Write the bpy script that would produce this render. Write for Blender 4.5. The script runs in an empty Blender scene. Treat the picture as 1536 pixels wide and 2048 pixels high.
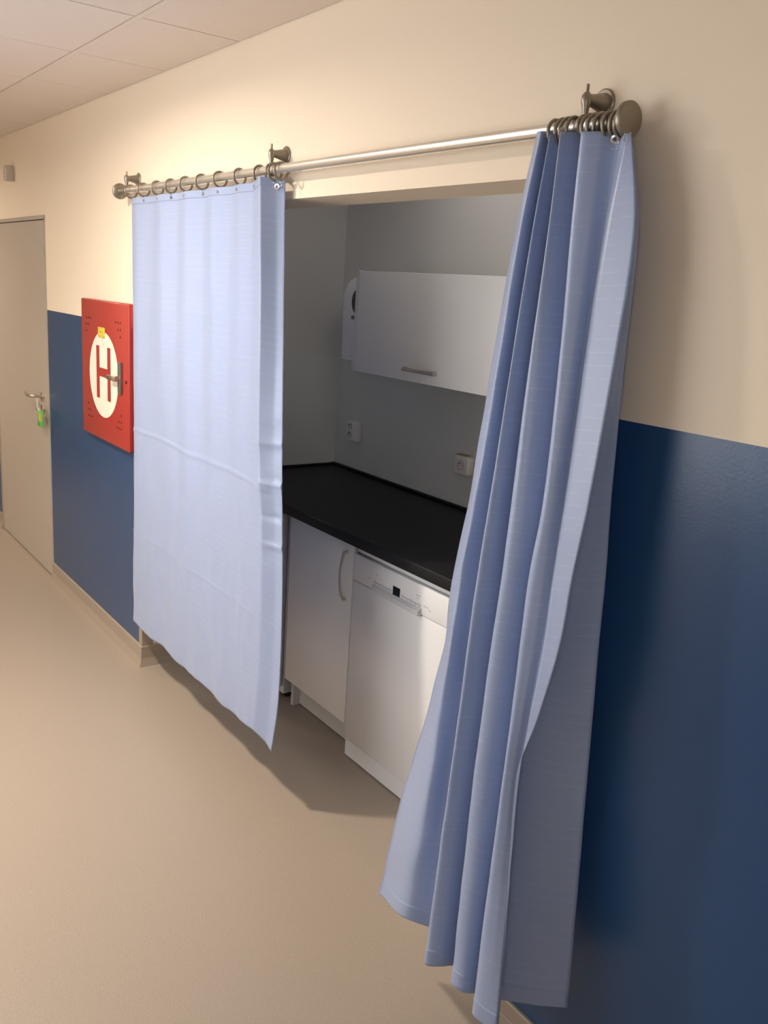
import bpy, bmesh, math, random
from mathutils import Vector, Matrix, noise
PI = math.pi
random.seed(4)
S = bpy.context.scene
COL = S.collection

# ------------------------------------------------------------------ camera
CAM = Vector((0.0, -1.38378, 1.73146)); FPX = 1759.78
RX = Vector((0.58401983, 0.80913941, 0.06491728))
UX = Vector((-0.23347982, 0.09084948, 0.96810823))
FX = Vector((-0.77743682, 0.58055128, -0.24197563))
cam = bpy.data.cameras.new('camera'); camo = bpy.data.objects.new('camera', cam); COL.objects.link(camo)
cam.sensor_fit = 'VERTICAL'; cam.sensor_height = 36.0; cam.lens = FPX / 2048 * 36.0; cam.clip_start = 0.02
camo.matrix_world = Matrix(((RX.x, UX.x, -FX.x, CAM.x), (RX.y, UX.y, -FX.y, CAM.y), (RX.z, UX.z, -FX.z, CAM.z), (0, 0, 0, 1)))
S.camera = camo
# ------------------------------------------------------------------ world, exposure
S.view_settings.view_transform = 'Standard'; S.view_settings.look = 'None'
S.view_settings.gamma = 1.0; S.view_settings.use_curve_mapping = False
S.view_settings.exposure = 0.14
W = bpy.data.worlds.new('world'); S.world = W; W.use_nodes = True
W.node_tree.nodes['Background'].inputs[0].default_value = (0.98, 0.985, 1.0, 1)
W.node_tree.nodes['Background'].inputs[1].default_value = 4.3
# recessed ceiling downlights of the corridor: (x, y, watts)
HC = 2.469
DOWNLIGHTS = [(-3.08, -1.235, 212), (-6.68, -1.235, 135)]


# ------------------------------------------------------------------ materials
def mat(name, col, rough=0.5, metal=0.0, spec=0.5, bump=None, var=None, coat=0.0, **kw):
    m = bpy.data.materials.new(name); m.use_nodes = True
    nt = m.node_tree; b = nt.nodes['Principled BSDF']
    b.inputs['Base Color'].default_value = (*col, 1); b.inputs['Roughness'].default_value = rough
    b.inputs['Metallic'].default_value = metal; b.inputs['Specular IOR Level'].default_value = spec
    b.inputs['Coat Weight'].default_value = coat
    for k, v in kw.items(): b.inputs[k.replace('_', ' ')].default_value = v
    g = nt.nodes.new('ShaderNodeNewGeometry')
    if bump:
        n = nt.nodes.new('ShaderNodeTexNoise'); n.inputs['Scale'].default_value = bump[0]; n.inputs['Detail'].default_value = 4
        nt.links.new(g.outputs['Position'], n.inputs['Vector'])
        bp = nt.nodes.new('ShaderNodeBump'); bp.inputs['Strength'].default_value = bump[1]; bp.inputs['Distance'].default_value = 0.002
        nt.links.new(n.outputs['Fac'], bp.inputs['Height']); nt.links.new(bp.outputs['Normal'], b.inputs['Normal'])
    if var:                                     # (scale, second colour, low, high)
        n = nt.nodes.new('ShaderNodeTexNoise'); n.inputs['Scale'].default_value = var[0]; n.inputs['Detail'].default_value = 3
        nt.links.new(g.outputs['Position'], n.inputs['Vector'])
        r = nt.nodes.new('ShaderNodeMapRange'); r.inputs['From Min'].default_value = var[2]; r.inputs['From Max'].default_value = var[3]
        nt.links.new(n.outputs['Fac'], r.inputs['Value'])
        mx = nt.nodes.new('ShaderNodeMix'); mx.data_type = 'RGBA'
        mx.inputs[6].default_value = (*col, 1); mx.inputs[7].default_value = (*var[1], 1)
        nt.links.new(r.outputs[0], mx.inputs[0]); nt.links.new(mx.outputs[2], b.inputs['Base Color'])
    return m


M_wall = mat('cream_paint', (0.80, 0.71, 0.59), 0.75, bump=(160, 0.12))


def two_tone():
    # cream wall with a blue washable dado painted up to 1.521 m on the corridor face
    m = mat('corridor_paint', (0.80, 0.71, 0.59), 0.6, bump=(160, 0.12)); nt = m.node_tree; b = nt.nodes['Principled BSDF']
    g = nt.nodes.new('ShaderNodeNewGeometry'); s = nt.nodes.new('ShaderNodeSeparateXYZ'); nt.links.new(g.outputs['Position'], s.inputs[0])
    lt = nt.nodes.new('ShaderNodeMath'); lt.operation = 'LESS_THAN'; lt.inputs[1].default_value = 1.521; nt.links.new(s.outputs[2], lt.inputs[0])
    ly = nt.nodes.new('ShaderNodeMath'); ly.operation = 'LESS_THAN'; ly.inputs[1].default_value = 0.002; nt.links.new(s.outputs[1], ly.inputs[0])
    an = nt.nodes.new('ShaderNodeMath'); an.operation = 'MULTIPLY'; nt.links.new(lt.outputs[0], an.inputs[0]); nt.links.new(ly.outputs[0], an.inputs[1])
    mx = nt.nodes.new('ShaderNodeMix'); mx.data_type = 'RGBA'; nt.links.new(an.outputs[0], mx.inputs[0])
    mx.inputs[6].default_value = (0.80, 0.70, 0.565, 1); mx.inputs[7].default_value = (0.016, 0.062, 0.165, 1)
    nt.links.new(mx.outputs[2], b.inputs['Base Color'])
    r = nt.nodes.new('ShaderNodeMapRange'); r.inputs['To Min'].default_value = 0.75; r.inputs['To Max'].default_value = 0.27
    nt.links.new(an.outputs[0], r.inputs['Value']); nt.links.new(r.outputs[0], b.inputs['Roughness'])
    return m


M_corr = two_tone()
M_kwall = mat('kitchen_paint', (0.74, 0.725, 0.70), 0.7, bump=(160, 0.1))
M_splash = mat('washable_grey_paint', (0.74, 0.76, 0.73), 0.45, bump=(160, 0.06))
M_floor = mat('speckled_vinyl', (0.38, 0.315, 0.255), 0.42, var=(420, (0.25, 0.205, 0.165), 0.52, 0.66), bump=(300, 0.08))
M_skirt = mat('beige_vinyl_skirting', (0.34, 0.28, 0.225), 0.45)
M_tile = mat('mineral_ceiling_tile', (0.74, 0.66, 0.60), 0.9, var=(230, (0.52, 0.44, 0.38), 0.66, 0.74), bump=(260, 0.4))
M_grid = mat('ceiling_grid_metal', (0.72, 0.64, 0.57), 0.6)
M_gap = mat('ceiling_void', (0.10, 0.08, 0.07), 0.9)
M_door = mat('beige_door_laminate', (0.44, 0.39, 0.335), 0.42)
M_frame = mat('beige_steel_frame', (0.41, 0.36, 0.305), 0.45)
M_dark = mat('dark_gap', (0.03, 0.028, 0.026), 0.8)
M_steel = mat('brushed_steel', (0.62, 0.58, 0.52), 0.28, 1.0)
M_chrome = mat('chrome', (0.85, 0.85, 0.85), 0.12, 1.0)
M_alu = mat('satin_aluminium', (0.80, 0.77, 0.72), 0.33, 0.85)
M_nickel = mat('dull_nickel', (0.30, 0.265, 0.215), 0.36, 0.75)
M_red = mat('red_enamel', (0.37, 0.030, 0.024), 0.36, coat=0.15)
M_redmark = mat('red_print', (0.35, 0.03, 0.022), 0.4)
M_disc = mat('white_print', (0.84, 0.78, 0.68), 0.4)
M_yel = mat('yellow_sticker', (0.72, 0.55, 0.06), 0.5, var=(90, (0.35, 0.30, 0.06), 0.5, 0.6))
M_white = mat('white_laminate', (0.86, 0.865, 0.86), 0.36)
M_cab = mat('white_carcass', (0.66, 0.66, 0.65), 0.4)
M_app = mat('white_enamel', (0.80, 0.82, 0.845), 0.25, coat=0.2)
M_top = mat('black_worktop', (0.008, 0.008, 0.010), 0.5, spec=0.25, var=(200, (0.018, 0.018, 0.02), 0.5, 0.6))
M_blk = mat('black_glass', (0.008, 0.008, 0.01), 0.1)
M_line = mat('grey_print', (0.16, 0.16, 0.17), 0.5)
M_mark = mat('pale_print', (0.42, 0.42, 0.44), 0.5)
M_plast = mat('white_plastic', (0.86, 0.87, 0.88), 0.3)
M_sock = mat('socket_plastic', (0.86, 0.85, 0.82), 0.3)
M_green = mat('green_plastic', (0.12, 0.50, 0.09), 0.3)
M_paper = mat('tag_paper', (0.42, 0.42, 0.12), 0.6)
M_string = mat('white_string', (0.75, 0.70, 0.62), 0.7)
M_smoke = mat('smoked_window', (0.02, 0.02, 0.022), 0.12)
M_lamp = bpy.data.materials.new('lamp_diffuser'); M_lamp.use_nodes = True
_b = M_lamp.node_tree.nodes['Principled BSDF']; _b.inputs['Emission Color'].default_value = (1, 0.86, 0.68, 1); _b.inputs['Emission Strength'].default_value = 3


M_fillk = bpy.data.materials.new('fill_diffuser'); M_fillk.use_nodes = True  # diffuser of the added kitchenette fill panel
_b = M_fillk.node_tree.nodes['Principled BSDF']; _b.inputs['Emission Color'].default_value = (1, 0.97, 0.92, 1); _b.inputs['Emission Strength'].default_value = 0.25


def cloth_material(name, c0, c1):
    m = bpy.data.materials.new(name); m.use_nodes = True; nt = m.node_tree; b = nt.nodes['Principled BSDF']
    uv = nt.nodes.new('ShaderNodeUVMap'); sp = nt.nodes.new('ShaderNodeSeparateXYZ'); nt.links.new(uv.outputs[0], sp.inputs[0])
    # thin woven weft lines every 24 mm, broken along the width (uv in metres)
    fr = nt.nodes.new('ShaderNodeMath'); fr.operation = 'PINGPONG'; fr.inputs[1].default_value = 0.012; nt.links.new(sp.outputs[1], fr.inputs[0])
    lt = nt.nodes.new('ShaderNodeMath'); lt.operation = 'LESS_THAN'; lt.inputs[1].default_value = 0.0011; nt.links.new(fr.outputs[0], lt.inputs[0])
    n = nt.nodes.new('ShaderNodeTexNoise'); n.inputs['Scale'].default_value = 14; nt.links.new(uv.outputs[0], n.inputs['Vector'])
    gt = nt.nodes.new('ShaderNodeMath'); gt.operation = 'GREATER_THAN'; gt.inputs[1].default_value = 0.47; nt.links.new(n.outputs['Fac'], gt.inputs[0])
    mu = nt.nodes.new('ShaderNodeMath'); mu.operation = 'MULTIPLY'; nt.links.new(lt.outputs[0], mu.inputs[0]); nt.links.new(gt.outputs[0], mu.inputs[1])
    mx = nt.nodes.new('ShaderNodeMix'); mx.data_type = 'RGBA'; nt.links.new(mu.outputs[0], mx.inputs[0])
    mx.inputs[6].default_value = (*c0, 1); mx.inputs[7].default_value = (*c1, 1)
    nt.links.new(mx.outputs[2], b.inputs['Base Color'])
    b.inputs['Roughness'].default_value = 0.38; b.inputs['Sheen Weight'].default_value = 0.35; b.inputs['Sheen Roughness'].default_value = 0.4
    b.inputs['Specular IOR Level'].default_value = 0.9
    tr = nt.nodes.new('ShaderNodeBsdfTranslucent'); nt.links.new(mx.outputs[2], tr.inputs[0])
    ms = nt.nodes.new('ShaderNodeMixShader'); ms.inputs[0].default_value = 0.22
    nt.links.new(b.outputs[0], ms.inputs[1]); nt.links.new(tr.outputs[0], ms.inputs[2])
    nt.links.new(ms.outputs[0], nt.nodes['Material Output'].inputs[0])
    return m


M_cloth = cloth_material('light_blue_satin', (0.395, 0.495, 0.745), (0.45, 0.545, 0.77))
M_hem = cloth_material('light_blue_hem', (0.385, 0.485, 0.735), (0.385, 0.485, 0.735))


# ------------------------------------------------------------------ helpers
def box(bm, x0, x1, y0, y1, z0, z1, bev=0.0, seg=2):
    t = bmesh.new(); bmesh.ops.create_cube(t, size=1)
    bmesh.ops.scale(t, vec=(x1 - x0, y1 - y0, z1 - z0), verts=t.verts)
    bmesh.ops.translate(t, vec=((x0 + x1) / 2, (y0 + y1) / 2, (z0 + z1) / 2), verts=t.verts)
    if bev: bmesh.ops.bevel(t, geom=t.edges[:], offset=bev, segments=seg, profile=0.5, affect='EDGES')
    me = bpy.data.meshes.new('t'); t.to_mesh(me); t.free(); bm.from_mesh(me); bpy.data.meshes.remove(me)
    return bm


def B(*a, **k): return box(bmesh.new(), *a, **k)


def lathe(bm, prof, origin, axis, seg=28):
    """prof: list of (radius, distance along axis)"""
    axis = Vector(axis).normalized(); q = axis.to_track_quat('Z', 'Y'); rings = []
    for r, h in prof:
        if r < 1e-5: rings.append([bm.verts.new(Vector(origin) + axis * h)])
        else: rings.append([bm.verts.new(Vector(origin) + q @ Vector((r * math.cos(2 * PI * i / seg), r * math.sin(2 * PI * i / seg), h))) for i in range(seg)])
    for a, b in zip(rings, rings[1:]):
        for i in range(seg):
            j = (i + 1) % seg
            if len(a) == 1 and len(b) == 1: continue
            if len(a) == 1: bm.faces.new((a[0], b[i], b[j]))
            elif len(b) == 1: bm.faces.new((a[i], a[j], b[0]))
            else: bm.faces.new((a[i], a[j], b[j], b[i]))
    return bm


def cyl(bm, p0, p1, r, r2=None, seg=20):
    d = Vector(p1) - Vector(p0); L = d.length; r2 = r if r2 is None else r2
    return lathe(bm, [(0, 0), (r, 0), (r2, L), (0, L)], p0, d, seg)


def tube(bm, pts, r, seg=10, closed=False, flat=1.0):
    pts = [Vector(p) for p in pts]; n = len(pts); rings = []
    ref = None
    for i, p in enumerate(pts):
        if closed: t = pts[(i + 1) % n] - pts[i - 1]
        else: t = pts[min(i + 1, n - 1)] - pts[max(i - 1, 0)]
        t.normalize()
        if ref is None: ref = t.orthogonal().normalized()
        ref = (ref - t * ref.dot(t)).normalized(); bi = t.cross(ref)
        rr = r[i] if isinstance(r, (list, tuple)) else r
        rings.append([bm.verts.new(p + rr * (math.cos(2 * PI * k / seg) * ref + flat * math.sin(2 * PI * k / seg) * bi)) for k in range(seg)])
    for i in range(n if closed else n - 1):
        a, b = rings[i], rings[(i + 1) % n]
        for k in range(seg): bm.faces.new((a[k], a[(k + 1) % seg], b[(k + 1) % seg], b[k]))
    if not closed: bm.faces.new(rings[0][::-1]); bm.faces.new(rings[-1])
    return bm


def prism(bm, poly, y0, y1):
    """extrude an (x, z) outline from y0 to y1"""
    a = [bm.verts.new((x, y0, z)) for x, z in poly]; b = [bm.verts.new((x, y1, z)) for x, z in poly]; n = len(poly)
    bm.faces.new(a); bm.faces.new(b[::-1])
    for i in range(n): bm.faces.new((a[i], b[i], b[(i + 1) % n], a[(i + 1) % n]))
    return bm


def wpos(o):
    p = Vector((0, 0, 0))
    while o is not None: p = p + o.location; o = o.parent
    return p


def obj(name, bm, m, parent=None, smooth=False, label=None, recalc=True):
    """world-space bmesh -> one mesh object; top-level ones get their origin at the base"""
    if recalc: bmesh.ops.recalc_face_normals(bm, faces=bm.faces[:])
    if parent is None:
        vs = [v.co for v in bm.verts]
        o0 = Vector(((min(v.x for v in vs) + max(v.x for v in vs)) / 2, (min(v.y for v in vs) + max(v.y for v in vs)) / 2, min(v.z for v in vs)))
        loc = o0
    else:
        o0 = wpos(parent); loc = Vector((0, 0, 0))
    bmesh.ops.translate(bm, vec=-o0, verts=bm.verts[:])
    me = bpy.data.meshes.new(name); bm.to_mesh(me); bm.free()
    for mm in (m if isinstance(m, (list, tuple)) else [m]): me.materials.append(mm)
    o = bpy.data.objects.new(name, me); COL.objects.link(o); o.location = loc
    if parent is not None: o.parent = parent
    if smooth:
        for p in me.polygons: p.use_smooth = True
        try: me.set_sharp_from_angle(angle=math.radians(38))
        except Exception: pass
    if label: o['label'] = label
    return o


def thing(name, label, cat, loc, group=None):
    o = bpy.data.objects.new(name, None); COL.objects.link(o); o.location = loc; o.empty_display_size = 0.05
    return tag(o, label, cat, group)


def tag(o, label, cat, group=None):
    o['label'] = label; o['category'] = cat
    if group: o['group'] = group
    return o


def struct(name, bm, m, label, parent=None, **k):
    o = obj(name, bm, m, parent, **k); o['kind'] = 'structure'; o['label'] = label
    return o


# ------------------------------------------------------------------ setting
XL, XR = -3.622, -1.290            # sides of the kitchen opening
LZ, WT = 1.982, 0.175              # lintel underside, wall thickness
KL, KR, KB = -3.605, -1.290, 0.980 # kitchenette inner walls
DX0, DX1, DZ = -6.165, -5.005, 2.004   # door hole
XA, XB, YF = -10.0, 3.2, -2.1355
bm = bmesh.new()
box(bm, XA, DX0, 0, WT, 0, HC + 0.1); box(bm, DX0, DX1, 0, WT, DZ, HC + 0.1); box(bm, DX1, XL, 0, WT, 0, HC + 0.1)
box(bm, XL, XR, 0, WT, LZ, HC + 0.1); box(bm, XR, XB, 0, WT, 0, HC + 0.1)
struct('wall_front', bm, M_corr, 'corridor wall, cream above and blue below, with the kitchenette opening')
bm = bmesh.new(); FILL_WINS = [(-3.6, -1.8), (0.3, 1.15)]; WZ0, WZ1 = 0.95, 2.25  # unseen windows added as cool fill for the kitchenette and gathered curtain
box(bm, XA, XB, YF - 0.12, YF, 0, WZ0); box(bm, XA, XB, YF - 0.12, YF, WZ1, HC + 0.1)
for a, b in ((XA, FILL_WINS[0][0]), (FILL_WINS[0][1], FILL_WINS[1][0]), (FILL_WINS[1][1], XB)): box(bm, a, b, YF - 0.12, YF, WZ0, WZ1)
struct('wall_opposite', bm, M_wall, 'cream corridor wall behind the viewer with two added fill windows')
for k, (a, b) in enumerate(FILL_WINS):
    w = bmesh.new(); f = 0.05; y0_, y1_ = YF - 0.09, YF - 0.04
    box(w, a, b, y0_, y1_, WZ0, WZ0 + f); box(w, a, b, y0_, y1_, WZ1 - f, WZ1); box(w, a, a + f, y0_, y1_, WZ0 + f, WZ1 - f); box(w, b - f, b, y0_, y1_, WZ0 + f, WZ1 - f)
    box(w, (a + b) / 2 - f / 2, (a + b) / 2 + f / 2, y0_, y1_, WZ0 + f, WZ1 - f)
    wo = struct('fill_window_%d' % (k + 1), w, M_white, 'added white framed window behind the viewer for fill light')
    obj('fill_window_sill', B(a - 0.02, b + 0.02, YF - 0.03, YF + 0.06, WZ0 - 0.02, WZ0, 0.004), M_white, wo)
struct('wall_side', B(XB, XB + 0.1, YF - 0.1, WT, 0, HC + 0.1), M_wall, 'near end wall of the corridor')
struct('wall_end', B(XA - 0.1, XA, YF - 0.1, WT, 0, HC + 0.1), M_wall, 'far end wall of the corridor')
struct('floor', B(XA - 0.1, XB, YF - 0.1, KB + 0.1, -0.1, 0), M_floor, 'speckled beige vinyl floor')
struct('wall_back', B(KL - 0.1, KR + 0.1, KB, KB + 0.1, 0, HC + 0.1), M_kwall, 'grey-white back wall of the kitchenette')
struct('wall_left', B(KL - 0.1, KL, WT, KB, 0, HC + 0.1), M_kwall, 'grey-white left wall of the kitchenette')
struct('wall_right', B(KR, KR + 0.1, WT, KB, 0, HC + 0.1), M_kwall, 'right wall of the kitchenette')
struct('trim_1', B(KL, KR, KB - 0.003, KB, 0.86, 1.416), M_splash, 'washable paint band on the kitchenette back wall')
struct('trim_2', B(KL, KL + 0.003, WT, KB - 0.003, 0.10, 1.416), M_splash, 'washable paint band on the kitchenette left wall')

# suspended ceiling: void, grid, tiles
ceil = struct('ceiling', B(XA - 0.1, XB, YF - 0.1, 0, HC + 0.022, HC + 0.1), M_gap, 'suspended ceiling of square mineral tiles')
struct('ceiling_kitchen', B(KL - 0.1, KR + 0.1, WT, KB + 0.1, HC, HC + 0.1), M_kwall, 'ceiling of the kitchenette')
XT = -2.7801
xs = [XT + 0.6 * k for k in range(-12, 10)]
ys = [(-0.3355, 0.0), (-0.9355, -0.3355), (-1.5355, -0.9355), (-2.1355, -1.5355)]
bm = bmesh.new()
for y in (-0.3355, -0.9355, -1.5355): box(bm, XA, XB, y - 0.002, y + 0.016, HC - 0.0005, HC + 0.03)
obj('ceiling_grid', bm, M_grid, ceil)
tile_mesh = {}
lamp_xy = [(a, b) for a, b, _ in DOWNLIGHTS]
for (y0, y1) in ys:
    ya = y0 + 0.016 + 0.0006; yb = y1 - 0.002 - 0.005
    if y1 == 0.0: yb = -0.003
    for x in xs:
        cx = x + 0.3; cy = (ya + yb) / 2
        hole = any(abs(cx - a) < 0.05 and y0 < b < y1 for a, b in lamp_xy)
        key = (round(yb - ya, 4), hole)
        if key not in tile_mesh:
            w, d = 0.5925, yb - ya; t = bmesh.new()
            if not hole: box(t, -w / 2, w / 2, -d / 2, d / 2, 0, 0.02, bev=0.0012, seg=1)
            else:
                n = 32; r = 0.085
                inner = [Vector((r * math.cos(2 * PI * i / n), r * math.sin(2 * PI * i / n), 0)) for i in range(n)]
                outer = [Vector((max(-w / 2, min(w / 2, 9 * math.cos(2 * PI * i / n))), max(-d / 2, min(d / 2, 9 * math.sin(2 * PI * i / n))), 0)) for i in range(n)]
                for i in range(n):
                    a = 2 * PI * i / n; s = min(w / 2 / max(1e-6, abs(math.cos(a))), d / 2 / max(1e-6, abs(math.sin(a))))
                    outer[i] = Vector((s * math.cos(a), s * math.sin(a), 0))
                vi = [t.verts.new(v) for v in inner]; vo = [t.verts.new(v) for v in outer]; vt = [t.verts.new(v + Vector((0, 0, 0.02))) for v in inner]; vu = [t.verts.new(v + Vector((0, 0, 0.02))) for v in outer]
                for i in range(n):
                    j = (i + 1) % n
                    t.faces.new((vi[i], vi[j], vo[j], vo[i])); t.faces.new((vi[i], vt[i], vt[j], vi[j])); t.faces.new((vo[i], vo[j], vu[j], vu[i])); t.faces.new((vt[i], vu[i], vu[j], vt[j]))
            bmesh.ops.recalc_face_normals(t, faces=t.faces[:])
            me = bpy.data.meshes.new('ceiling_tile'); t.to_mesh(me); t.free(); me.materials.append(M_tile); tile_mesh[key] = me
        o = bpy.data.objects.new('ceiling_tile', tile_mesh[key]); COL.objects.link(o); o.parent = ceil
        o.location = Vector((cx, cy, HC)) - wpos(ceil)

# downlights
for i, (lx, ly, w) in enumerate(DOWNLIGHTS):
    t = thing('recessed_downlight', ['round recessed downlight in the ceiling before the kitchenette', 'round recessed downlight farthest along the corridor ceiling'][i], 'light', (lx, ly, HC), 'corridor downlights')
    obj('trim_ring', lathe(bmesh.new(), [(0.082, 0.016), (0.080, -0.001), (0.098, -0.005), (0.100, 0.0), (0.084, 0.0)], (lx, ly, HC), (0, 0, 1), 36), M_white, t, True)
    obj('diffuser', lathe(bmesh.new(), [(0, 0.012), (0.081, 0.012), (0.081, 0.015), (0, 0.015)], (lx, ly, HC), (0, 0, 1), 36), M_lamp, t)
    l = bpy.data.lights.new('downlight', 'AREA'); l.shape = 'DISK'; l.size = 0.30; l.energy = w; l.color = (1.0, 0.87, 0.71)
    lo = bpy.data.objects.new('downlight_lamp', l); COL.objects.link(lo); lo.location = (0, 0, 0.008); lo.parent = t


# unseen flat panel lamp, added to brighten the kitchenette interior
t = thing('fill_panel', 'flat square fill lamp added on the kitchenette ceiling, above the frame', 'light', (-2.55, 0.62, HC - 0.03))
obj('housing', B(-2.83, -2.27, 0.34, 0.90, HC - 0.03, HC, 0.004), M_white, t)
obj('diffuser', B(-2.81, -2.29, 0.36, 0.88, HC - 0.033, HC - 0.0295), M_fillk, t)
l = bpy.data.lights.new('fill_light', 'AREA'); l.shape = 'SQUARE'; l.size = 0.5; l.energy = 1.2; l.color = (1.0, 0.97, 0.92)
lo = bpy.data.objects.new('fill_lamp', l); COL.objects.link(lo); lo.location = (0, 0, -0.006); lo.parent = t


# skirting with a coved foot
def skirting(name, x0, x1, label, axis='x', at=0.0, sgn=-1, h=0.097):
    bm = bmesh.new()
    prof = [(0, 0), (0.020, 0), (0.018, 0.006), (0.011, 0.030), (0.011, 0.034), (0.009, 0.036), (0.009, h - 0.004), (0.006, h), (0, h)]
    ends = []
    for x in (x0, x1):
        ends.append([bm.verts.new((x, at + sgn * d, z) if axis == 'x' else (at + sgn * d, x, z)) for d, z in prof])
    n = len(prof)
    for i in range(n): bm.faces.new((ends[0][i], ends[0][(i + 1) % n], ends[1][(i + 1) % n], ends[1][i]))
    bm.faces.new(ends[0]); bm.faces.new(ends[1][::-1])
    return struct(name, bm, M_skirt, label)


bm = bmesh.new(); prof = [(0, 0), (0.020, 0), (0.018, 0.006), (0.011, 0.030), (0.011, 0.034), (0.009, 0.036), (0.009, 0.093), (0.006, 0.097), (0, 0.097)]
e = [[bm.verts.new(f(d_, z_)) for d_, z_ in prof] for f in (lambda d_, z_: (DX1, -d_, z_), lambda d_, z_: (XL + d_, -d_, z_), lambda d_, z_: (XL + d_, 0.345, z_))]; n = len(prof)
for a_, b_ in zip(e, e[1:]):
    for i in range(n): bm.faces.new((a_[i], a_[(i + 1) % n], b_[(i + 1) % n], b_[i]))
bm.faces.new(e[0]); bm.faces.new(e[2][::-1])
struct('baseboard_left', bm, M_skirt, 'beige coved skirting from the door round the corner into the kitchenette')
skirting('baseboard_far', XA, DX0, 'beige coved skirting left of the beige door')
skirting('baseboard_right', XR, XB, 'beige coved skirting right of the gathered curtain', h=0.082)
skirting('baseboard_opposite', XA, XB, 'beige coved skirting of the opposite wall', 'x', YF, 1)
# corner guard on the left jamb, full height of the skirting to 1.5 m
bm = bmesh.new(); box(bm, XL - 0.036, XL + 0.003, -0.003, 0, 0.097, 1.45, 0.0008, 1); box(bm, XL, XL + 0.003, -0.003, 0.048, 0.097, 1.45, 0.0008, 1)
struct('trim_3', bm, M_skirt, 'beige angle guard on the left corner of the opening')

# ------------------------------------------------------------------ door
d = struct('door_1', B(DX0 + 0.012, DX1 - 0.020, -0.004, 0.036, 0.008, 1.984, 0.002, 1), M_door, 'wide beige corridor door with steel lever')
bm = bmesh.new()
box(bm, DX0 - 0.006, DX0 + 0.006, -0.008, 0.10, 0, DZ, 0.001, 1); box(bm, DX1 - 0.012, DX1 + 0.004, -0.003, 0.10, 0, DZ, 0.001, 1)
box(bm, DX0 - 0.006, DX1 + 0.004, -0.008, 0.10, 1.988, DZ + 0.004, 0.001, 1)
obj('door_frame', bm, M_frame, d)
obj('shadow_gap', B(DX0, DX1, 0.04, 0.06, 0, DZ), M_dark, d)
hx = -5.115
lv = obj('lever_handle', tube(bmesh.new(), [(hx, -0.005, 1.040), (hx, -0.048, 1.040), (hx - 0.010, -0.056, 1.039), (hx - 0.05, -0.060, 1.036), (hx - 0.10, -0.063, 1.037), (hx - 0.135, -0.062, 1.045), (hx - 0.155, -0.058, 1.054)], [0.009] * 6 + [0.007], 12), M_steel, d, True)
obj('rosette', lathe(bmesh.new(), [(0, 0), (0.026, 0), (0.026, 0.006), (0.022, 0.009), (0, 0.009)], (hx, -0.004, 1.040), (0, -1, 0)), M_steel, lv, True)
lk = obj('key_rosette', lathe(bmesh.new(), [(0, 0), (0.026, 0), (0.026, 0.006), (0.022, 0.009), (0, 0.009)], (hx, -0.004, 0.968), (0, -1, 0)), M_steel, d, True)
# key in the lock with a green tag hanging on a string from the lever
t = thing('key_with_tag', 'key in the beige door with a green tag hung on string', 'key', (hx, -0.02, 0.86))
bm = bmesh.new(); cyl(bm, (hx, -0.008, 0.968), (hx, -0.035, 0.968), 0.0035); box(bm, hx - 0.012, hx + 0.012, -0.060, -0.034, 0.966, 0.970, 0.001)
obj('key', bm, M_chrome, t, True)
obj('string', tube(bmesh.new(), [(hx - 0.001, -0.030, 1.0505), (hx + 0.005, -0.043, 1.035), (hx + 0.035, -0.048, 0.995), (hx + 0.07, -0.050, 0.975), (hx + 0.085, -0.050, 0.968)], 0.0016, 6), M_string, t, True)
obj('string', tube(bmesh.new(), [(hx - 0.001, -0.030, 1.0505), (hx + 0.012, -0.036, 1.02), (hx + 0.04, -0.046, 0.985), (hx + 0.085, -0.040, 0.970)], 0.0014, 6), M_string, t, True)
tg = obj('tag', B(hx + 0.035, hx + 0.135, -0.048, -0.042, 0.882, 0.975, 0.0025), M_green, t, True)
obj('tag_paper', B(hx + 0.055, hx + 0.120, -0.0492, -0.0475, 0.912, 0.958), M_paper, tg, label='yellow-brown paper in the green tag')
# small box high on the wall above the door
t = thing('wall_sensor', 'small grey box on the cream wall above the beige door', 'sensor', (-5.62, -0.03, 2.20))
obj('housing', B(-5.640, -5.590, -0.046, 0, 2.208, 2.292, 0.004), mat('grey_plastic', (0.50, 0.45, 0.38), 0.35), t, True)
for k in range(3):
    obj('stud', lathe(bmesh.new(), [(0, 0), (0.008, 0), (0.007, 0.004), (0, 0.006)], (-5.622, -0.045, 2.225 + 0.025 * k), (0, -1, 0), 16), M_chrome, t, True)

# ------------------------------------------------------------------ hydrant cabinet
t = thing('hydrant_cabinet', 'red wall hydrant cabinet with white disc and red letter H', 'hydrant cabinet', (-4.01, 0, 0.978))
y0 = -0.030
bm = B(-4.327, -3.697, y0, 0.0, 0.978, 1.613, 0.006, 3)
dr = obj('cabinet_door', bm, M_red, t, True)
obj('white_disc', lathe(bmesh.new(), [(0, 0), (0.194, 0), (0.194, 0.0008), (0, 0.0008)], (-4.018, y0, 1.281), (0, -1, 0), 72), M_disc, dr)
bm = bmesh.new()
prism(bm, [(-4.111, 1.170), (-4.070, 1.170), (-4.070, 1.272), (-3.963, 1.272), (-3.963, 1.170), (-3.922, 1.170), (-3.922, 1.410), (-3.963, 1.410), (-3.963, 1.312), (-4.070, 1.312), (-4.070, 1.410), (-4.111, 1.410)], y0 - 0.0016, y0 - 0.0008)
obj('letter_h', bm, M_redmark, dr, label='red letter H')
obj('sticker', B(-4.082, -3.990, y0 - 0.0022, y0 - 0.0008, 1.447, 1.494), M_yel, dr, label='yellow inspection sticker')
for (sx, sz) in ((-4.030, 1.440), (-4.018, 1.418)):
    obj('pencil_mark', B(sx - 0.003, sx + 0.003, y0 - 0.0012, y0 - 0.0008, sz - 0.006, sz + 0.006), M_mark, dr)
holes = []
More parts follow.
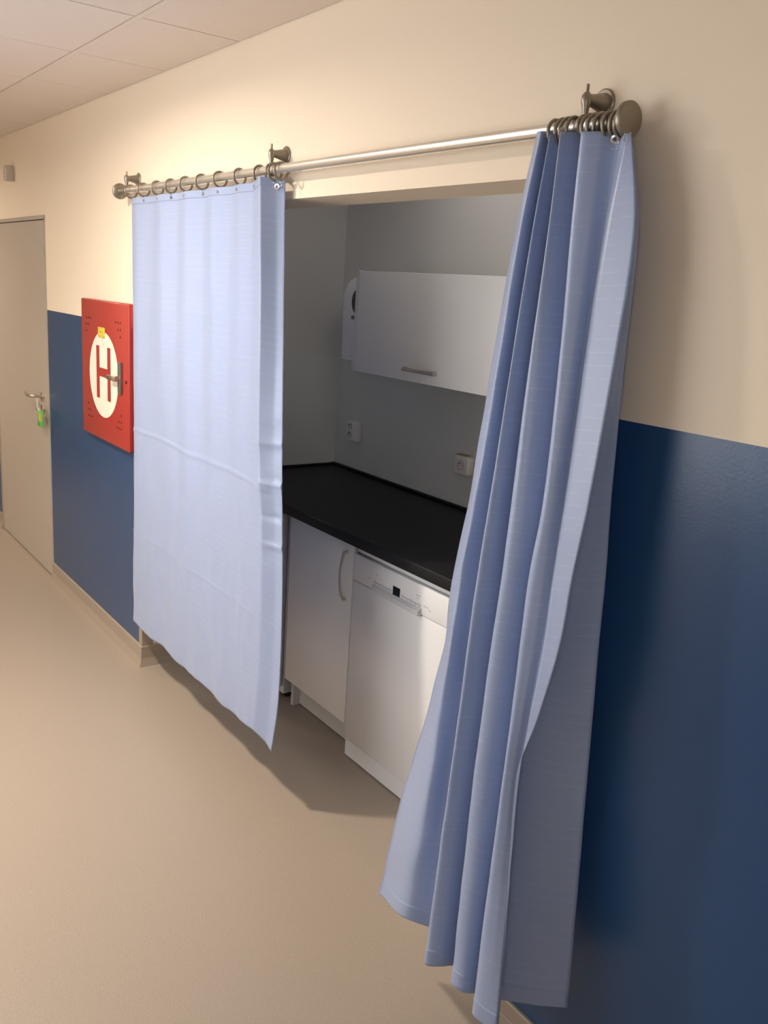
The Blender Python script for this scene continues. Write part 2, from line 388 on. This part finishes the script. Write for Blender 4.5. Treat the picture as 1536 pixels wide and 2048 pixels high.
for k, (gx, gz, sxx, szz) in enumerate([(-4.249, 1.527, 1, -1), (-3.797, 1.528, -1, -1), (-4.237, 1.066, 1, 1), (-3.792, 1.067, -1, 1)]):
    for r in range(3):
        for c in range(3 - r):
            holes.append((gx + sxx * 0.029 * c, gz + szz * 0.030 * r))
M_hole = mat('vent_hole', (0.05, 0.004, 0.004), 0.8)
hm = lathe(bmesh.new(), [(0, 0), (0.0055, 0), (0.0055, 0.0006), (0, 0.0006)], (0, 0, 0), (0, -1, 0), 14); bmesh.ops.recalc_face_normals(hm, faces=hm.faces[:])
hme = bpy.data.meshes.new('vent_hole'); hm.to_mesh(hme); hm.free(); hme.materials.append(M_hole)
for hx_, hz_ in holes:
    o = bpy.data.objects.new('vent_hole', hme); COL.objects.link(o); o.parent = dr; o.location = Vector((hx_, y0, hz_)) - wpos(dr)
obj('latch_plate', B(-3.806, -3.772, y0 - 0.012, y0, 1.224, 1.362, 0.003), mat('grey_latch', (0.16, 0.15, 0.14), 0.4, 0.4), t, True)
bm = bmesh.new(); cyl(bm, (-3.789, y0 - 0.012, 1.290), (-3.789, y0 - 0.030, 1.290), 0.012); box(bm, -3.885, -3.778, y0 - 0.036, y0 - 0.026, 1.279, 1.300, 0.004)
obj('latch_lever', bm, M_steel, t, True)
obj('lock_screw', lathe(bmesh.new(), [(0, 0), (0.008, 0), (0.007, 0.003), (0, 0.003)], (-3.727, y0, 1.282), (0, -1, 0), 16), M_hole, t, True)

# ------------------------------------------------------------------ kitchenette furniture
CZ0, CZ1, CY0 = 0.850, 0.890, 0.330
t = thing('worktop', 'black laminate worktop with a low upstand in the kitchenette', 'worktop', (-2.45, 0.65, CZ0))
obj('slab', B(KL + 0.003, KR, CY0, KB - 0.003, CZ0, CZ1, 0.004, 3), M_top, t, True)
bm = bmesh.new(); box(bm, KL + 0.004, KR, KB - 0.022, KB - 0.003, CZ1 - 0.002, CZ1 + 0.012, 0.004, 2); box(bm, KL + 0.003, KL + 0.022, CY0 + 0.02, KB - 0.003, CZ1 - 0.002, CZ1 + 0.010, 0.004, 2)
obj('upstand', bm, M_top, t, True)


def bow_handle(name, p0, p1, out, parent, w=0.0075, label=None, sag=None):
    p0, p1, out = Vector(p0), Vector(p1), Vector(out); n = 14; pts = [p0 - out * 0.0]
    for i in range(n + 1):
        s = i / n; pts.append(p0.lerp(p1, s) + out * (0.55 + 0.45 * math.sin(PI * s)) * (1 if 0 < s < 1 else 0.97))
    pts.append(p1)
    r = [w * 1.1] + [w * (1.15 - 0.35 * math.sin(PI * i / n)) for i in range(n + 1)] + [w * 1.1]
    return obj(name, tube(bmesh.new(), pts, r, 10, flat=0.7), M_steel, parent, True, label)


# base cabinet with one door
t = thing('base_cabinet', 'white base cabinet with one door and steel bow handle', 'cabinet', (-2.742, 0.67, 0))
bm = bmesh.new()
box(bm, -2.970, -2.952, 0.405, 0.955, 0.0, CZ0 - 0.001); box(bm, -2.532, -2.514, 0.405, 0.955, 0.0, CZ0 - 0.001); box(bm, -2.952, -2.532, 0.41, 0.955, 0.13, 0.148); box(bm, -2.952, -2.532, 0.94, 0.955, 0.148, CZ0 - 0.001)
obj('carcass', bm, M_cab, t)
obj('plinth', B(-2.952, -2.532, 0.436, 0.452, 0.004, 0.125), M_cab, t)
dd = obj('door', B(-2.970, -2.513, 0.370, 0.389, 0.127, CZ0 - 0.006, 0.0015, 2), M_white, t, True)
bow_handle('handle', (-2.553, 0.369, 0.800), (-2.553, 0.369, 0.618), (0, -0.030, 0), dd, label='steel bow handle')

# dishwasher
t = thing('dishwasher', 'white freestanding dishwasher with black display under the worktop', 'dishwasher', (-2.205, 0.66, 0))
X0, X1 = -2.503, -1.909
bm = bmesh.new(); box(bm, X0 + 0.004, X1 - 0.004, 0.39, 0.95, 0.02, 0.815, 0.002, 1); box(bm, X0 + 0.03, X0 + 0.07, 0.41, 0.46, 0.0, 0.03); box(bm, X1 - 0.07, X1 - 0.03, 0.41, 0.46, 0, 0.03)
obj('body', bm, M_app, t)
obj('top_trim', B(X0 + 0.010, X1 - 0.010, 0.372, 0.92, 0.817, CZ0 - 0.003, 0.004, 2), M_app, t, True)
obj('kickplate', B(X0 + 0.001, X1 - 0.001, 0.372, 0.39, 0.004, 0.075, 0.002, 1), M_app, t)
dd = obj('door', B(X0, X1, 0.366, 0.392, 0.079, 0.7075, 0.004, 2), M_app, t, True)
cp = obj('control_panel', B(X0, X1, 0.366, 0.392, 0.7095, 0.810, 0.004, 2), M_app, t, True)
# recessed grip lip with slanted top
bm = bmesh.new()
a = [(-2.378, 0.366, 0.735), (-2.105, 0.366, 0.735), (-2.105, 0.346, 0.722), (-2.378, 0.362, 0.722), (-2.378, 0.362, 0.706), (-2.105, 0.346, 0.706), (-2.105, 0.367, 0.700), (-2.378, 0.367, 0.700)]
n = 14; L = []
for i in range(n + 1):
    s = i / n; x = -2.380 + 0.277 * s; o = 0.005 + 0.011 * math.sin(PI * min(1, s * 1.0) * 0.5 + 0.0) ** 1.0
    L.append([bm.verts.new((x, 0.367, 0.733)), bm.verts.new((x, 0.366 - o, 0.724)), bm.verts.new((x, 0.366 - o, 0.708)), bm.verts.new((x, 0.367, 0.704))])
for i in range(n):
    for k in range(4): bm.faces.new((L[i][k], L[i][(k + 1) % 4], L[i + 1][(k + 1) % 4], L[i + 1][k]))
bm.faces.new(L[0]); bm.faces.new(L[-1][::-1])
obj('grip', bm, mat('grey_white_plastic', (0.58, 0.60, 0.64), 0.35), cp, label='projecting grip below the display')
obj('display', B(-2.262, -2.222, 0.3645, 0.367, 0.727, 0.762, 0.001, 1), M_blk, cp, label='black square display')
bm = bmesh.new(); box(bm, -2.378, -2.268, 0.3655, 0.367, 0.7395, 0.7415); box(bm, -2.216, -2.105, 0.3655, 0.367, 0.7395, 0.7415)
obj('printed_line', bm, M_line, cp)
bm = bmesh.new()
for k in range(5):
    for z, w in ((0.7345, 0.008), (0.747, 0.005)):
        if z > 0.74 and k % 2: continue
        box(bm, -2.366 + 0.021 * k - w / 2, -2.366 + 0.021 * k + w / 2, 0.3652, 0.367, z - 0.0012, z + 0.0012)
        box(bm, -2.206 + 0.023 * k - w / 2, -2.206 + 0.023 * k + w / 2, 0.3652, 0.367, z - 0.0012, z + 0.0012)
for x, z in ((-2.130, 0.770), (-2.118, 0.770), (-2.126, 0.760), (-2.086, 0.745), (-2.072, 0.745), (-2.060, 0.738), (-2.405, 0.745), (-2.36, 0.772)):
    box(bm, x - 0.004, x + 0.004, 0.3652, 0.367, z - 0.0015, z + 0.0015)
obj('printed_symbols', bm, M_mark, cp)['kind'] = 'stuff'

# under-counter refrigerator left of the cabinet, hidden mostly by the drawn curtain
t = thing('undercounter_refrigerator', 'white undercounter refrigerator left of the base cabinet, behind the drawn curtain', 'refrigerator', (-3.31, 0.64, 0))
obj('body', B(-3.585, -3.030, 0.40, 0.94, 0.020, 0.845, 0.003, 1), M_app, t)
obj('door', B(-3.585, -3.030, 0.350, 0.397, 0.060, 0.835, 0.005, 2), M_app, t, True)
bm = bmesh.new()
for x in (-3.55, -3.06): cyl(bm, (x, 0.43, 0), (x, 0.43, 0.024), 0.018); cyl(bm, (x, 0.90, 0), (x, 0.90, 0.024), 0.018)
box(bm, -3.575, -3.034, 0.41, 0.93, 0.008, 0.021)
obj('foot', bm, M_dark, t)

# sink unit at the right, behind the gathered curtain
t = thing('sink_cabinet', 'white base cabinet right of the dishwasher, behind the gathered curtain', 'cabinet', (-1.60, 0.67, 0))
bm = bmesh.new(); box(bm, -1.900, -1.882, 0.405, 0.955, 0, CZ0 - 0.001); box(bm, -1.312, -1.294, 0.405, 0.955, 0, CZ0 - 0.001); box(bm, -1.882, -1.312, 0.41, 0.955, 0.13, 0.148)
obj('carcass', bm, M_cab, t)
obj('plinth', B(-1.882, -1.312, 0.436, 0.452, 0.004, 0.125), M_cab, t)
for k in range(2):
    x0 = -1.900 + 0.304 * k
    dd = obj('door', B(x0, x0 + 0.301, 0.370, 0.389, 0.127, CZ0 - 0.006, 0.0015, 2), M_white, t, True)
    hx_ = x0 + (0.26 if k == 0 else 0.04)
    bow_handle('handle', (hx_, 0.369, 0.800), (hx_, 0.369, 0.618), (0, -0.030, 0), dd)

# wall cabinet
t = thing('wall_cabinet', 'white wall cabinet with a lift-up door and steel handle', 'cabinet', (-2.535, 0.80, 1.415))
UX0, UX1 = -2.985, -2.088
bm = bmesh.new()
box(bm, UX0, UX0 + 0.017, 0.633, KB, 1.415, 1.808); box(bm, UX1 - 0.018, UX1, 0.652, KB, 1.415, 1.808)
box(bm, UX0 + 0.018, UX1 - 0.018, 0.655, KB, 1.415, 1.433); box(bm, UX0 + 0.018, UX1 - 0.018, 0.655, KB, 1.790, 1.808)
obj('carcass', bm, M_cab, t)
dd = obj('door', B(UX0 + 0.0195, UX1 - 0.002, 0.632, 0.650, 1.417, 1.806, 0.0015, 2), M_white, t, True)
bow_handle('handle', (-2.620, 0.631, 1.461), (-2.445, 0.631, 1.461), (0, -0.028, 0), dd, label='steel bow handle')

# dispenser in the corner
t = thing('towel_dispenser', 'white paper towel dispenser with round dark window in the corner', 'dispenser', (-3.25, 0.92, 1.433))
bm = bmesh.new(); prof = [(KB, 1.433), (0.850, 1.433), (0.845, 1.445), (0.845, 1.700), (0.850, 1.735), (0.870, 1.768), (0.905, 1.792), (0.945, 1.803), (KB, 1.806)]
e = [[bm.verts.new((x, y, z)) for y, z in prof] for x in (-3.395, -3.105)]; n = len(prof)
for i in range(n): bm.faces.new((e[0][i], e[0][(i + 1) % n], e[1][(i + 1) % n], e[1][i]))
bm.faces.new(e[0]); bm.faces.new(e[1][::-1])
bmesh.ops.bevel(bm, geom=[q for q in bm.edges if abs(q.verts[0].co.x - q.verts[1].co.x) < 1e-5 and q.verts[0].co.y < KB - 0.001], offset=0.008, segments=2, affect='EDGES')
body = obj('housing', bm, M_plast, t, True)
obj('window', lathe(bmesh.new(), [(0, 0), (0.058, 0), (0.058, 0.001), (0.054, 0.003), (0, 0.004)], (-3.268, 0.845, 1.683), (0, -1, 0), 40), M_smoke, body, True, 'round smoked window')
pl = obj('name_plate', B(-3.322, -3.215, 0.8435, 0.846, 1.606, 1.622), mat('grey_plate', (0.14, 0.15, 0.16), 0.4), body)
obj('bottom_tray', B(-3.392, -3.108, 0.848, 0.975, 1.425, 1.434, 0.002), M_plast, t)


# sockets
def socket(label, x0, x1, z0, z1, outlets):
    t = thing('wall_socket', label, 'socket', ((x0 + x1) / 2, KB - 0.006, z0), 'sockets above the worktop')
    yb = KB - 0.003
    pl = obj('plate', B(x0, x1, yb - 0.034, yb, z0, z1, 0.006, 3), M_sock, t, True)
    for cx, cz, r in outlets:
        o = obj('outlet', lathe(bmesh.new(), [(r, 0.0), (r, 0.0015), (r - 0.002, 0.002), (r - 0.0035, -0.001), (0, -0.001)], (cx, yb - 0.0345, cz), (0, -1, 0), 26), mat('socket_well', (0.50, 0.49, 0.47), 0.4), t, True)
        bm = bmesh.new()
        for dx, dz in ((-0.007, -0.002), (0.007, -0.002)): lathe(bm, [(0, 0), (0.0025, 0), (0.0025, 0.0004), (0, 0.0004)], (cx + dx, yb - 0.0338, cz + dz), (0, -1, 0), 10)
        cyl(bm, (cx, yb - 0.033, cz + 0.008), (cx, yb - 0.046, cz + 0.008), 0.0022, seg=10)
        obj('contacts', bm, M_line, o)
    return t


socket('white double socket on the back wall near the corner', -3.462, -3.376, 1.037, 1.133, [(-3.428, 1.106, 0.016), (-3.428, 1.066, 0.016)])
s2 = socket('white single socket beside the gathered curtain', -2.662, -2.578, 1.038, 1.114, [(-2.622, 1.076, 0.020)])
obj('yellow_tape', B(-2.660, -2.600, KB - 0.034, KB - 0.004, 1.1135, 1.1165), mat('yellow_tape', (0.45, 0.36, 0.16), 0.6), s2)

# ------------------------------------------------------------------ curtain rod
RY, RZ, RR = -0.050, 2.060, 0.0128
t = thing('curtain_rod', 'long satin aluminium curtain rod with disc ends above the opening', 'curtain rod', (-2.43, RY, RZ))
obj('pole', cyl(bmesh.new(), (-3.700, RY, RZ), (-1.150, RY, RZ), RR, seg=32), M_alu, t, True)
fin = [(0, -0.03), (0.0155, -0.03), (0.0155, 0.004), (0.0125, 0.008), (0.0130, 0.022), (0.0290, 0.026), (0.0310, 0.028), (0.0310, 0.036), (0.0295, 0.038), (0, 0.0385)]
obj('finial', lathe(bmesh.new(), fin, (-3.700, RY, RZ), (-1, 0, 0), 36), M_nickel, t, True)
obj('finial', lathe(bmesh.new(), fin, (-1.166, RY, RZ), (1, 0, 0), 36), M_nickel, t, True)
for bx, lab in ((-3.655, 'grey wall bracket at the left end of the curtain rod'), (-2.457, 'grey wall bracket in the middle of the curtain rod'), (-1.240, 'grey wall bracket at the right end of the curtain rod')):
    b = thing('rod_bracket', lab, 'bracket', (bx, 0, 2.08), 'brackets of the curtain rod')
    obj('wall_plate', lathe(bmesh.new(), [(0, 0), (0.0265, 0), (0.0265, 0.003), (0.024, 0.005), (0, 0.005)], (bx, 0, 2.106), (0, -1, 0), 32), M_nickel, b, True)
    bm = bmesh.new(); lathe(bm, [(0.019, 0.004), (0.017, 0.010), (0.012, 0.032), (0.009, 0.046), (0.009, 0.052), (0, 0.053)], (bx, 0, 2.106), (0, -1, 0), 24)
    obj('arm', bm, M_nickel, b, True)
    bm = bmesh.new(); tube(bm, [(bx, RY, 2.118), (bx, RY, 2.112), (bx, RY, 2.10), (bx, RY, 2.088), (bx, RY, 2.078)], [0.005, 0.0095, 0.0098, 0.0065, 0.0055], 12)
    cyl(bm, (bx, RY, 2.115), (bx, RY, 2.132), 0.0032, seg=10)
    obj('stem', bm, M_nickel, b, True)
    bm = bmesh.new(); n = 30
    tube(bm, [(bx, RY + 0.0160 * math.cos(2 * PI * i / n), RZ + 0.0160 * math.sin(2 * PI * i / n)) for i in range(n)], 0.0032, 8, True)
    obj('cradle', bm, M_nickel, b, True)


def ring_mesh():
    bm = bmesh.new(); n = 36; R = 0.0235
    tube(bm, [(0, R * math.cos(2 * PI * i / n), R * math.sin(2 * PI * i / n)) for i in range(n)], 0.0036, 8, True)
    bmesh.ops.recalc_face_normals(bm, faces=bm.faces[:])
    me = bpy.data.meshes.new('hoop'); bm.to_mesh(me); bm.free(); me.materials.append(M_nickel)
    bm = bmesh.new()
    tube(bm, [(0, 0, -0.0255), (0, -0.004, -0.030), (0, 0, -0.0345), (0, 0.003, -0.039), (0, -0.001, -0.044), (0, -0.005, -0.041)], 0.0012, 6)
    bmesh.ops.recalc_face_normals(bm, faces=bm.faces[:])
    m2 = bpy.data.meshes.new('hook'); bm.to_mesh(m2); bm.free(); m2.materials.append(M_chrome)
    for mm in (me, m2):
        for p in mm.polygons: p.use_smooth = True
    return me, m2


hoop, hook = ring_mesh()
ORD = ['first', 'second', 'third', 'fourth', 'fifth', 'sixth', 'seventh', 'eighth', 'ninth', 'tenth', 'eleventh', 'twelfth']
RL = [-3.607, -3.473, -3.333, -3.205, -3.073, -2.940, -2.801, -2.659, -2.526, -2.432, -2.396]
RRX = [-1.309, -1.292, -1.276, -1.262, -1.222, -1.208, -1.196, -1.172, -1.157, -1.147]


def ring(x, tilt, rz, label, group):
    r = bpy.data.objects.new('curtain_ring', None); COL.objects.link(r); r.empty_display_size = 0.03
    r.location = (x, RY, RZ - 0.0072); r.rotation_euler = (0, tilt, rz)
    tag(r, label, 'curtain ring', group)
    for nm, me in (('hoop', hoop), ('hook', hook)):
        o = bpy.data.objects.new(nm, me); COL.objects.link(o); o.parent = r
    return r


for i, x in enumerate(RL):
    ring(x, random.uniform(-0.06, 0.06), random.uniform(-0.10, 0.22) if i < 9 else 0.1, '%s grey ring from the left on the rod above the drawn curtain' % ORD[i], 'rings of the drawn curtain')
for i, x in enumerate(RRX):
    ring(x, random.uniform(-0.08, 0.08), random.uniform(-0.12, 0.12), '%s grey ring from the left on the rod above the gathered curtain' % ORD[i], 'rings of the gathered curtain')


# ------------------------------------------------------------------ curtains
def at(px, py, ax, v):
    """direction of a photo pixel met with a plane: used once to measure real positions"""
    d = FX + RX * ((px - 768) / FPX) - UX * ((py - 1024) / FPX)
    return CAM + d * ((v - CAM[ax]) / d[ax])


def line_fn(pts, ytop, ybot, zbot=None):
    """points down one fold of the cloth -> function z -> (x, y)"""
    P = []
    p0 = at(*pts[0], 1, ytop)
    pe = at(*pts[-1], 2, zbot) if zbot is not None else at(*pts[-1], 1, ybot)
    for (px, py) in pts[1:-1]:
        y = ytop
        for _ in range(6):
            q = at(px, py, 1, y); s = (p0.z - q.z) / (p0.z - pe.z); y = ytop + (pe.y - ytop) * s
        P.append(at(px, py, 1, y))
    P = [p0] + P + [pe]
    return P


def eval_line(P, s):
    z = P[0].z + (P[-1].z - P[0].z) * s
    # monotone piecewise interpolation in z, smoothed
    for i in range(len(P) - 1):
        if z >= P[i + 1].z or i == len(P) - 2:
            a, b = P[i], P[i + 1]; t = (a.z - z) / (a.z - b.z)
            ma = (P[i + 1] - P[i - 1]) / (P[i - 1].z - P[i + 1].z) if i > 0 else (b - a) / (a.z - b.z)
            mb = (P[i + 2] - P[i]) / (P[i].z - P[i + 2].z) if i + 2 < len(P) else (b - a) / (a.z - b.z)
            h = a.z - b.z; t2, t3 = t * t, t * t * t
            v = a * (2 * t3 - 3 * t2 + 1) + ma * h * (t3 - 2 * t2 + t) + b * (-2 * t3 + 3 * t2) + mb * h * (t3 - t2)
            return Vector((v.x, v.y, z))


def cr(a, b, c, d, t, k=0.5):
    m0 = (c - a) * k; m1 = (d - b) * k; t2, t3 = t * t, t * t * t
    return b * (2 * t3 - 3 * t2 + 1) + m0 * (t3 - 2 * t2 + t) + c * (-2 * t3 + 3 * t2) + m1 * (t3 - t2)


def cloth(name, lines, nu, nv, parent, disp=None, sharp=(), v0=0.0, v1=1.0, m=None, off=0.0, tens=0.38, thick=0.0012):
    bm = bmesh.new(); uvl = bm.loops.layers.uv.new('UVMap'); rows = []
    n = len(lines)
    for j in range(nv + 1):
        s = v0 + (v1 - v0) * j / nv; cp_ = [eval_line(L, s) for L in lines]; row = []; u = 0.0; prev = None
        for i in range(n - 1):
            a = cp_[i - 1] if i > 0 and i not in sharp else cp_[i] * 2 - cp_[i + 1]
            d_ = cp_[i + 2] if i + 2 < n and (i + 1) not in sharp else cp_[i + 1] * 2 - cp_[i]
            for k in range(nu + (1 if i == n - 2 else 0)):
                p = cr(a, cp_[i], cp_[i + 1], d_, k / nu, tens)
                if disp: p = p + disp(i + k / nu, s, p)
                if off: p = p + Vector((0, -off, 0))
                if prev is not None: u += (Vector((p.x, p.y, 0)) - Vector((prev.x, prev.y, 0))).length
                prev = p; row.append((bm.verts.new(p), u, s * 1.8))
        rows.append(row)
    for j in range(nv):
        for i in range(len(rows[0]) - 1):
            q = (rows[j][i], rows[j][i + 1], rows[j + 1][i + 1], rows[j + 1][i]); f = bm.faces.new([x[0] for x in q]); f.smooth = True
            for lp, x in zip(f.loops, q): lp[uvl].uv = (x[1], x[2])
    o = obj(name, bm, m or M_cloth, parent, recalc=False)
    for p in o.data.polygons: p.use_smooth = True
    md = o.modifiers.new('thickness', 'SOLIDIFY'); md.thickness = thick; md.offset = 0
    return o


# drawn curtain (left)
left = []
TOPL = at(262, 395, 1, -0.05).x
Xs = [(-3.608, -3.600), (-3.53, -3.53), (-3.40, -3.385), (-3.28, -3.26), (-3.16, -3.14), (-3.05, -3.03), (-2.94, -2.91), (-2.83, -2.80), (-2.73, -2.70), (-2.63, -2.60), (-2.545, -2.515)]
Yt = [-0.046, -0.053, -0.044, -0.056, -0.044, -0.058, -0.044, -0.062, -0.046, -0.064, -0.062]
Yb = [-0.050, -0.052, -0.054, -0.047, -0.056, -0.049, -0.058, -0.050, -0.060, -0.052, -0.060]
for (xt, xb), yt, yb in zip(Xs, Yt, Yb):
    left.append([Vector((xt, yt, 2.028)), Vector(((xt * 0.6 + xb * 0.4) + (0.02 if xt == -3.608 else 0), yt * 0.6 + yb * 0.4, 1.15)), Vector((xb, yb, 0.234))])
fold = [at(519, 352, 1, -0.088), at(519, 600, 1, -0.088), at(515, 850, 1, -0.086), at(522, 1100, 1, -0.080), at(519, 1300, 1, -0.070), at(507, 1462, 1, -0.065)]
edge = [at(571, 358, 1, -0.026), at(568, 650, 1, -0.030), at(565, 930, 1, -0.036), at(565, 1200, 1, -0.044), at(557, 1400, 1, -0.048), at(543, 1502, 1, -0.050)]
mid = [fold[k].lerp(edge[k], 0.55) + Vector((0, 0.008, 0)) for k in range(6)]
mid2 = [fold[k].lerp(edge[k], 0.93) + Vector((0, 0.001, 0)) for k in range(6)]
left += [fold, mid, mid2, edge]


def ldisp(u, s, p):
    d = 0.0075 * noise.noise(Vector((p.x * 7, s * 1.6, 1.7))) * min(1, s * 4) * (1 - 0.7 * max(0, s - 0.6) / 0.4)
    d += 0.0035 * noise.noise(Vector((p.x * 16 + s * 4, s * 5.0, 11.7))) * min(1, s * 3) * (1 - 0.6 * s)
    d += 0.0022 * noise.noise(Vector((p.x * 22, p.z * 11, 5.0))) * s
    for zc, a in ((1.106, 0.0028), (1.62, 0.0010), (0.66, 0.0014)):
        d -= a * math.exp(-((p.z - zc - 0.004 * math.sin(p.x * 9)) / 0.006) ** 2)
    if u > 10.5:
        w = min(1, (u - 10.5))
        for zc, a in ((1.122, 0.007), (0.927, 0.004), (1.02, -0.004), (1.25, 0.003)): d -= w * a * math.exp(-((p.z - zc) / 0.010) ** 2)
        d += w * 0.006 * noise.noise(Vector((p.x * 8, p.z * 16, 2.0))) * max(0, 1 - abs(p.z - 1.15) / 0.4)
    hem = 0.004 * math.sin(p.x * 17) + 0.003 * noise.noise(Vector((p.x * 12, 0, 3)))
    return Vector((0.004 * noise.noise(Vector((p.z * 5, 0, 9))) * (1 if u < 1 else 0), d, hem * s * s))


t = thing('drawn_curtain', 'pale blue satin curtain drawn flat over the left of the opening', 'curtain', (-3.0, RY, 0.23))
cloth('panel', left, 7, 260, t, ldisp, sharp=(11,))
cloth('top_hem', left, 7, 8, t, ldisp, sharp=(11,), v0=0.0, v1=0.014, m=M_hem, off=0.0012, thick=0.0004)
cloth('edge_hem', [mid2, edge], 4, 120, t, None, m=M_hem, off=0.0012, thick=0.0004)
ez = 0.016
for i, x in enumerate(RL[:-2]):
    yy = -0.05
    for k in range(len(left) - 1):
        if left[k][0].x <= x <= left[k + 1][0].x: f = (x - left[k][0].x) / (left[k + 1][0].x - left[k][0].x); yy = left[k][0].y * (1 - f) + left[k + 1][0].y * f
    o = obj('eyelet', lathe(bmesh.new(), [(0.0035, 0), (0.006, 0), (0.0055, 0.0015), (0.0038, 0.0012), (0.0035, 0)], (x + 0.002, yy - 0.002, 2.014), (0, -1, 0), 16), M_chrome, t, True)
p = edge[0].lerp(fold[0], 0.28)
obj('eyelet', lathe(bmesh.new(), [(0.004, 0), (0.0085, 0), (0.008, 0.002), (0.0045, 0.0018), (0.004, 0)], (p.x, p.y - 0.003, 2.012), (0.45, -0.9, 0), 18), M_chrome, t, True)

# gathered curtain (right): one line per ridge and valley, measured down the photo
ZB = 0.25
RLN = [
    ([(1075, 264), (1033, 450), (989, 700), (938, 1000), (905, 1155), (887, 1292), (854, 1429), (811, 1566), (757, 1785)], -0.052),
    ([(1083, 262), (1043, 450), (1001, 700), (951, 1000), (921, 1155), (902, 1292), (878, 1429), (858, 1566), (806, 1835)], -0.072),
    ([(1098, 264), (1064, 450), (1024, 700), (978, 1000), (950, 1155), (930, 1292), (912, 1429), (892, 1566), (858, 1852)], -0.040),
    ([(1122, 272), (1080, 450), (1043, 700), (1000, 1000), (975, 1155), (955, 1292), (935, 1429), (915, 1566), (874, 1850)], -0.020),
    ([(1100, 268), (1067, 450), (1027, 700), (980, 1000), (955, 1155), (935, 1292), (917, 1429), (898, 1566), (850, 1925)], -0.074),
    ([(1112, 268), (1080, 450), (1044, 700), (1002, 1000), (979, 1155), (959, 1292), (940, 1429), (922, 1566), (880, 1932)], -0.056),
    ([(1150, 272), (1114, 450), (1078, 700), (1038, 1000), (1018, 1155), (1000, 1292), (982, 1429), (964, 1566), (918, 1932)], -0.022),
    ([(1121, 264), (1098, 450), (1063, 700), (1024, 1000), (1004, 1155), (983, 1292), (964, 1429), (946, 1566), (903, 1965)], -0.078),
    ([(1138, 264), (1116, 450), (1088, 700), (1054, 1000), (1032, 1155), (1010, 1292), (992, 1429), (974, 1566), (928, 1985)], -0.060),
    ([(1185, 264), (1165, 450), (1138, 700), (1104, 1000), (1080, 1155), (1060, 1292), (1044, 1429), (1026, 1566), (968, 1990)], -0.020),
    ([(1163, 263), (1143, 450), (1121, 700), (1087, 1000), (1058, 1155), (1040, 1292), (1023, 1429), (1004, 1566), (945, 2025)], -0.076),
    ([(1200, 263), (1180, 450), (1150, 700), (1112, 1000), (1086, 1155), (1064, 1292), (1042, 1429), (1020, 1566), (970, 2052)], -0.060),
    ([(1240, 264), (1208, 450), (1169, 700), (1127, 1000), (1104, 1155), (1084, 1292), (1058, 1429), (1034, 1566), (990, 2064)], -0.034),
    ([(1256, 268), (1216, 450), (1178, 700), (1134, 1000), (1109, 1155), (1090, 1292), (1061, 1429), (1037, 1566), (996, 2060)], -0.070),
    ([(1262, 264), (1272, 450), (1236, 700), (1181, 1000), (1147, 1155), (1121, 1292), (1078, 1429), (1030, 1566), (986, 2040)], -0.066),
    ([(1258, 300), (1255, 450), (1215, 700), (1160, 1000), (1125, 1155), (1100, 1292), (1062, 1429), (1020, 1566), (988, 2000)], -0.050),
    ([(1263, 300), (1268, 450), (1240, 700), (1195, 1000), (1175, 1155), (1152, 1292), (1132, 1429), (1112, 1566), (1070, 2010)], -0.036),
    ([(1267, 290), (1277, 450), (1252, 700), (1223, 1000), (1211, 1155), (1198, 1292), (1186, 1429), (1174, 1566), (1135, 2015)], -0.028),
]
ybots = [None] * 3 + [-0.165] + [None] * 2 + [-0.175] + [None] * 2 + [-0.170] + [None] * 8
right = []
for i, (pts, yt) in enumerate(RLN):
    L = line_fn(pts, yt - 0.012, None, {14: 0.262, 15: 0.262, 0: 0.215, 1: 0.272, 2: 0.262}.get(i, ZB))
    right.append(L)
# valleys are really further back than the ridges in front of them
for vi, (a, b) in {3: (2, 4), 6: (5, 7), 9: (8, 10)}.items():
    for k in range(len(right[vi])):
        pts, yt = RLN[vi]
        zz = right[vi][k].z; s = (right[vi][0].z - zz) / (right[vi][0].z - ZB)
        yn = yt + (-0.150 - yt) * max(0, s)
        right[vi][k] = at(*pts[k], 1, yn)


def rdisp(u, s, p):
    d = 0.004 * noise.noise(Vector((u * 1.3, s * 5, 1.0))) * min(1, s * 5)
    d2 = 0.0015 * noise.noise(Vector((p.x * 30, p.z * 14, 4.0))) * s
    if u < 2.2:
        d2 += 0.007 * noise.noise(Vector((u * 1.2, s * 16, 8.0))) * s
        d2 -= 0.005 * math.exp(-((p.z - 0.47) / 0.03) ** 2) * max(0, 1 - abs(u - 1.3))
    return Vector((d * 0.5, d2, 0))


t = thing('gathered_curtain', 'blue satin curtain gathered in long folds at the right end', 'curtain', (-1.2, -0.12, 0.25))
cloth('panel', right, 7, 220, t, rdisp, sharp=(13, 14))
cloth('bottom_hem', right, 7, 8, t, rdisp, sharp=(13, 14), v0=0.978, v1=1.0, m=M_hem, off=0.0012, thick=0.0004)
for (px, py, y, nrm) in ((1229, 279, -0.092, (0.6, -0.8, 0)), (1254, 276, -0.075, (0.8, -0.5, 0)), (1126, 262, -0.085, (0.5, -0.9, 0))):
    q = at(px, py, 1, y)
    obj('eyelet', lathe(bmesh.new(), [(0.0035, 0), (0.0075, 0), (0.007, 0.002), (0.004, 0.0018), (0.0035, 0)], q, nrm, 18), M_chrome, t, True)
